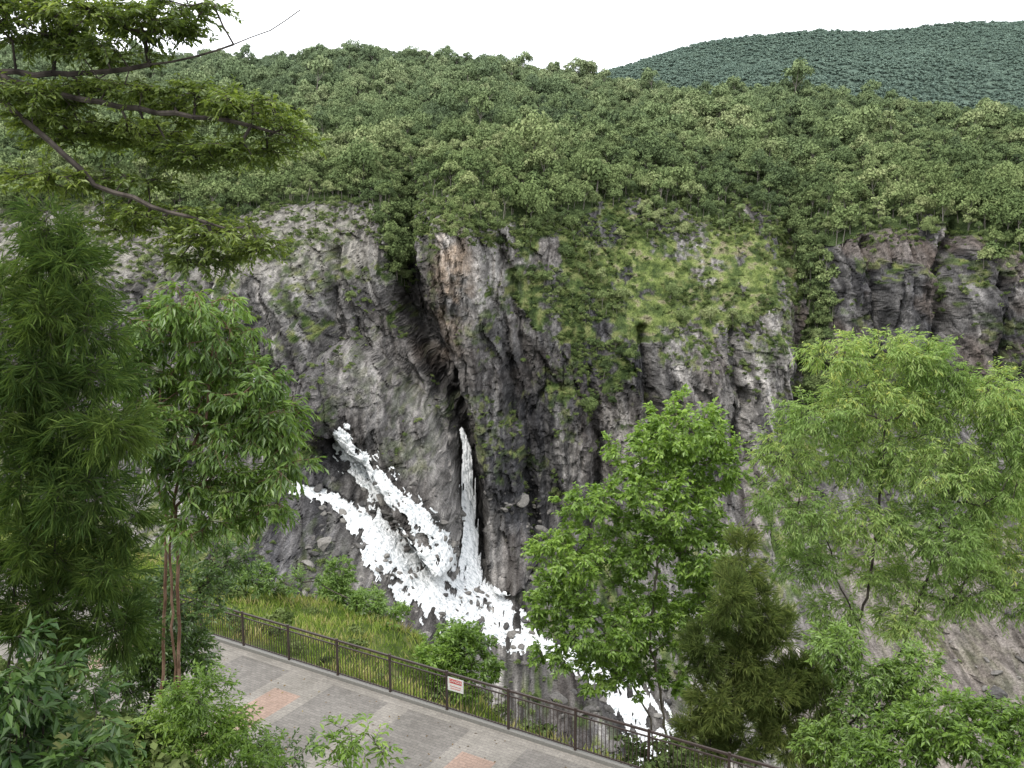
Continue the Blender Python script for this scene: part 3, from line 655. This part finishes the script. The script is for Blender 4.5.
tree('broadleaf_shrub',[TR(6.5,(30,900),(40,760),(45,700)),TR(6.5,(40,900),(90,760))],[(35,675,40,26),(70,700,40,28),(20,720,40,35),(90,740,35,22),(40,755,50,25),(8,645,20,16)],6.5,[bark_dark,L_dark],70,4,8,.2,.12,.046,.25,seed=19,depth=1.2,r0=.003,ls=.15,tintbase=.62)
tree('fern_shrub',[TR(14,(190,830),(195,760),(200,720))],[(205,690,28,16),(180,715,32,18),(225,725,30,16),(195,748,40,16),(150,745,35,18),(250,755,30,12)],14,[bark_dark,L_bright],130,6,12,.4,.11,.04,.35,seed=20,r0=.003,tintbase=.55)
tree('sapling',[TR(12,(345,880),(348,770),(352,735))],[(345,735,22,14),(372,742,20,12),(335,755,20,10),(385,752,12,8)],12,[bark_dark,L_bright],22,3,7,.25,.13,.045,.3,seed=21,r0=.003,tintbase=.45)
tree('hillside_shrub',[TR(17,(140,800),(150,700),(160,640))],[(150,640,40,35),(185,600,40,35),(120,690,45,35),(190,650,28,25),(225,560,25,20),(240,745,30,14),(290,755,28,10)],17,[bark_dark,L_mid],240,6,10,.4,.12,.045,.3,seed=22,tintbase=.45)
tree('hillside_shrub',[TR(41,(338,625),(338,605),(340,585))],[(340,572,12,14),(334,592,17,13),(348,604,18,12)],41,[bark_dark,L_light],75,6,9,.35,.22,.09,.1,seed=23,tintbase=.3)
tree('hillside_shrub',[TR(33,(460,700),(460,670),(460,650))],[(455,635,25,16),(440,655,24,16),(475,655,26,20),(460,680,30,14),(495,670,12,10)],33,[bark_dark,L_bright],130,6,9,.35,.2,.09,.2,seed=24,tintbase=.4)
tree('hillside_shrub',[TR(38,(235,640),(235,610),(235,590))],[(215,585,25,16),(255,578,20,12),(225,605,28,12),(390,620,22,10),(370,635,25,10),(415,645,18,9),(300,582,22,8),(370,600,20,9)],38,[bark_dark,L_mid],200,6,9,.4,.2,.07,.1,seed=25,tintbase=.75)
# grass behind fence
sN,qN=sq(Vn[:,0],Vn[:,1]); dg=((qN>.6)&(qN<16)&(np.abs(sN)<30)).astype(float)*np.where(sN<4,1,.5)
gpts=sample(Vn,Tn,dg*50,.05); n=len(gpts)
gg=Geo(); cl=fbm(gpts[:,0]/1.6,gpts[:,1]/1.6,3)
D=rng.normal(size=(n,3))*.4; D[:,2]=1
gg.leaves(gpts,D,rng.normal(size=(n,3)),rng.uniform(.2,.55,n)*(.4+cl),.045,.1,0,np.clip(cl*1.4-.08+rng.normal(size=n)*.22,0,1))
gg.obj('grass',[leafmat('grass_blades',[(0,(.07,.115,.025)),(.45,(.16,.24,.045)),(.7,(.29,.36,.085)),(1,(.40,.36,.17))],.2,0)])
dn=(((qN<-7)&(Vn[:,1]>4)&(np.abs(Vn[:,0])<20))*.5+((qN>1.5)&(qN<60)&(np.abs(sN)<60)&((sN>4)|(qN>10)))*.35+((qN>.9)&(qN<10))*.28*(fbm(Vn[:,0]/2.5,Vn[:,1]/2.5,3)>.47)).astype(float)
up=sample(Vn,Tn,dn,.9); q=rng.uniform(.2,.65,len(up))
scatter('undergrowth',up,np.c_[q,q,q],shr_c,.2)

# ================= SKY / LIGHT / CAMERA =================
w=bpy.data.worlds.new('World'); bpy.context.scene.world=w; w.use_nodes=True; nt=w.node_tree; bg=nt.nodes['Background']
sky=nt.nodes.new('ShaderNodeTexSky'); sky.sky_type='NISHITA'; sky.sun_disc=False
EL=math.radians(58); AZ=math.radians(-140)
sky.sun_elevation=EL; sky.sun_rotation=AZ; sky.dust_density=3
tcn=nt.nodes.new('ShaderNodeTexCoord'); nn=nt.nodes.new('ShaderNodeTexNoise'); nn.inputs['Scale'].default_value=2; nn.inputs['Detail'].default_value=3; nt.links.new(tcn.outputs['Generated'],nn.inputs[0])
cl_=ramp(nt,nn.outputs[0],[(.3,(.92,.95,.99)),(.7,(1,1,1))])
c10=mix(nt,1.0,cl_,(15.2,15.3,15.6),'MULTIPLY')
nt.links.new(mix(nt,.9,sky.outputs[0],c10),bg.inputs[0]); bg.inputs[1].default_value=.15
sd=bpy.data.lights.new('sun','SUN'); sd.energy=2.6; sd.angle=math.radians(14); sd.color=(1,.95,.88)
so=bpy.data.objects.new('sun',sd); bpy.context.scene.collection.objects.link(so)
dirv=Vector((math.sin(AZ)*math.cos(EL),math.cos(AZ)*math.cos(EL),math.sin(EL)))
so.rotation_euler=dirv.to_track_quat('Z','Y').to_euler()
cam=bpy.data.cameras.new('camera'); co=bpy.data.objects.new('camera',cam); bpy.context.scene.collection.objects.link(co)
cam.sensor_width=36; cam.lens=F_PX/1024*36; cam.clip_end=8000; cam.clip_start=.1
co.rotation_euler=(math.pi/2-PITCH,0,0); bpy.context.scene.camera=co
vs_=bpy.context.scene.view_settings; vs_.view_transform='Standard'; vs_.look='None'; vs_.exposure=0
print('trees',len(fp),'distant',len(dp))
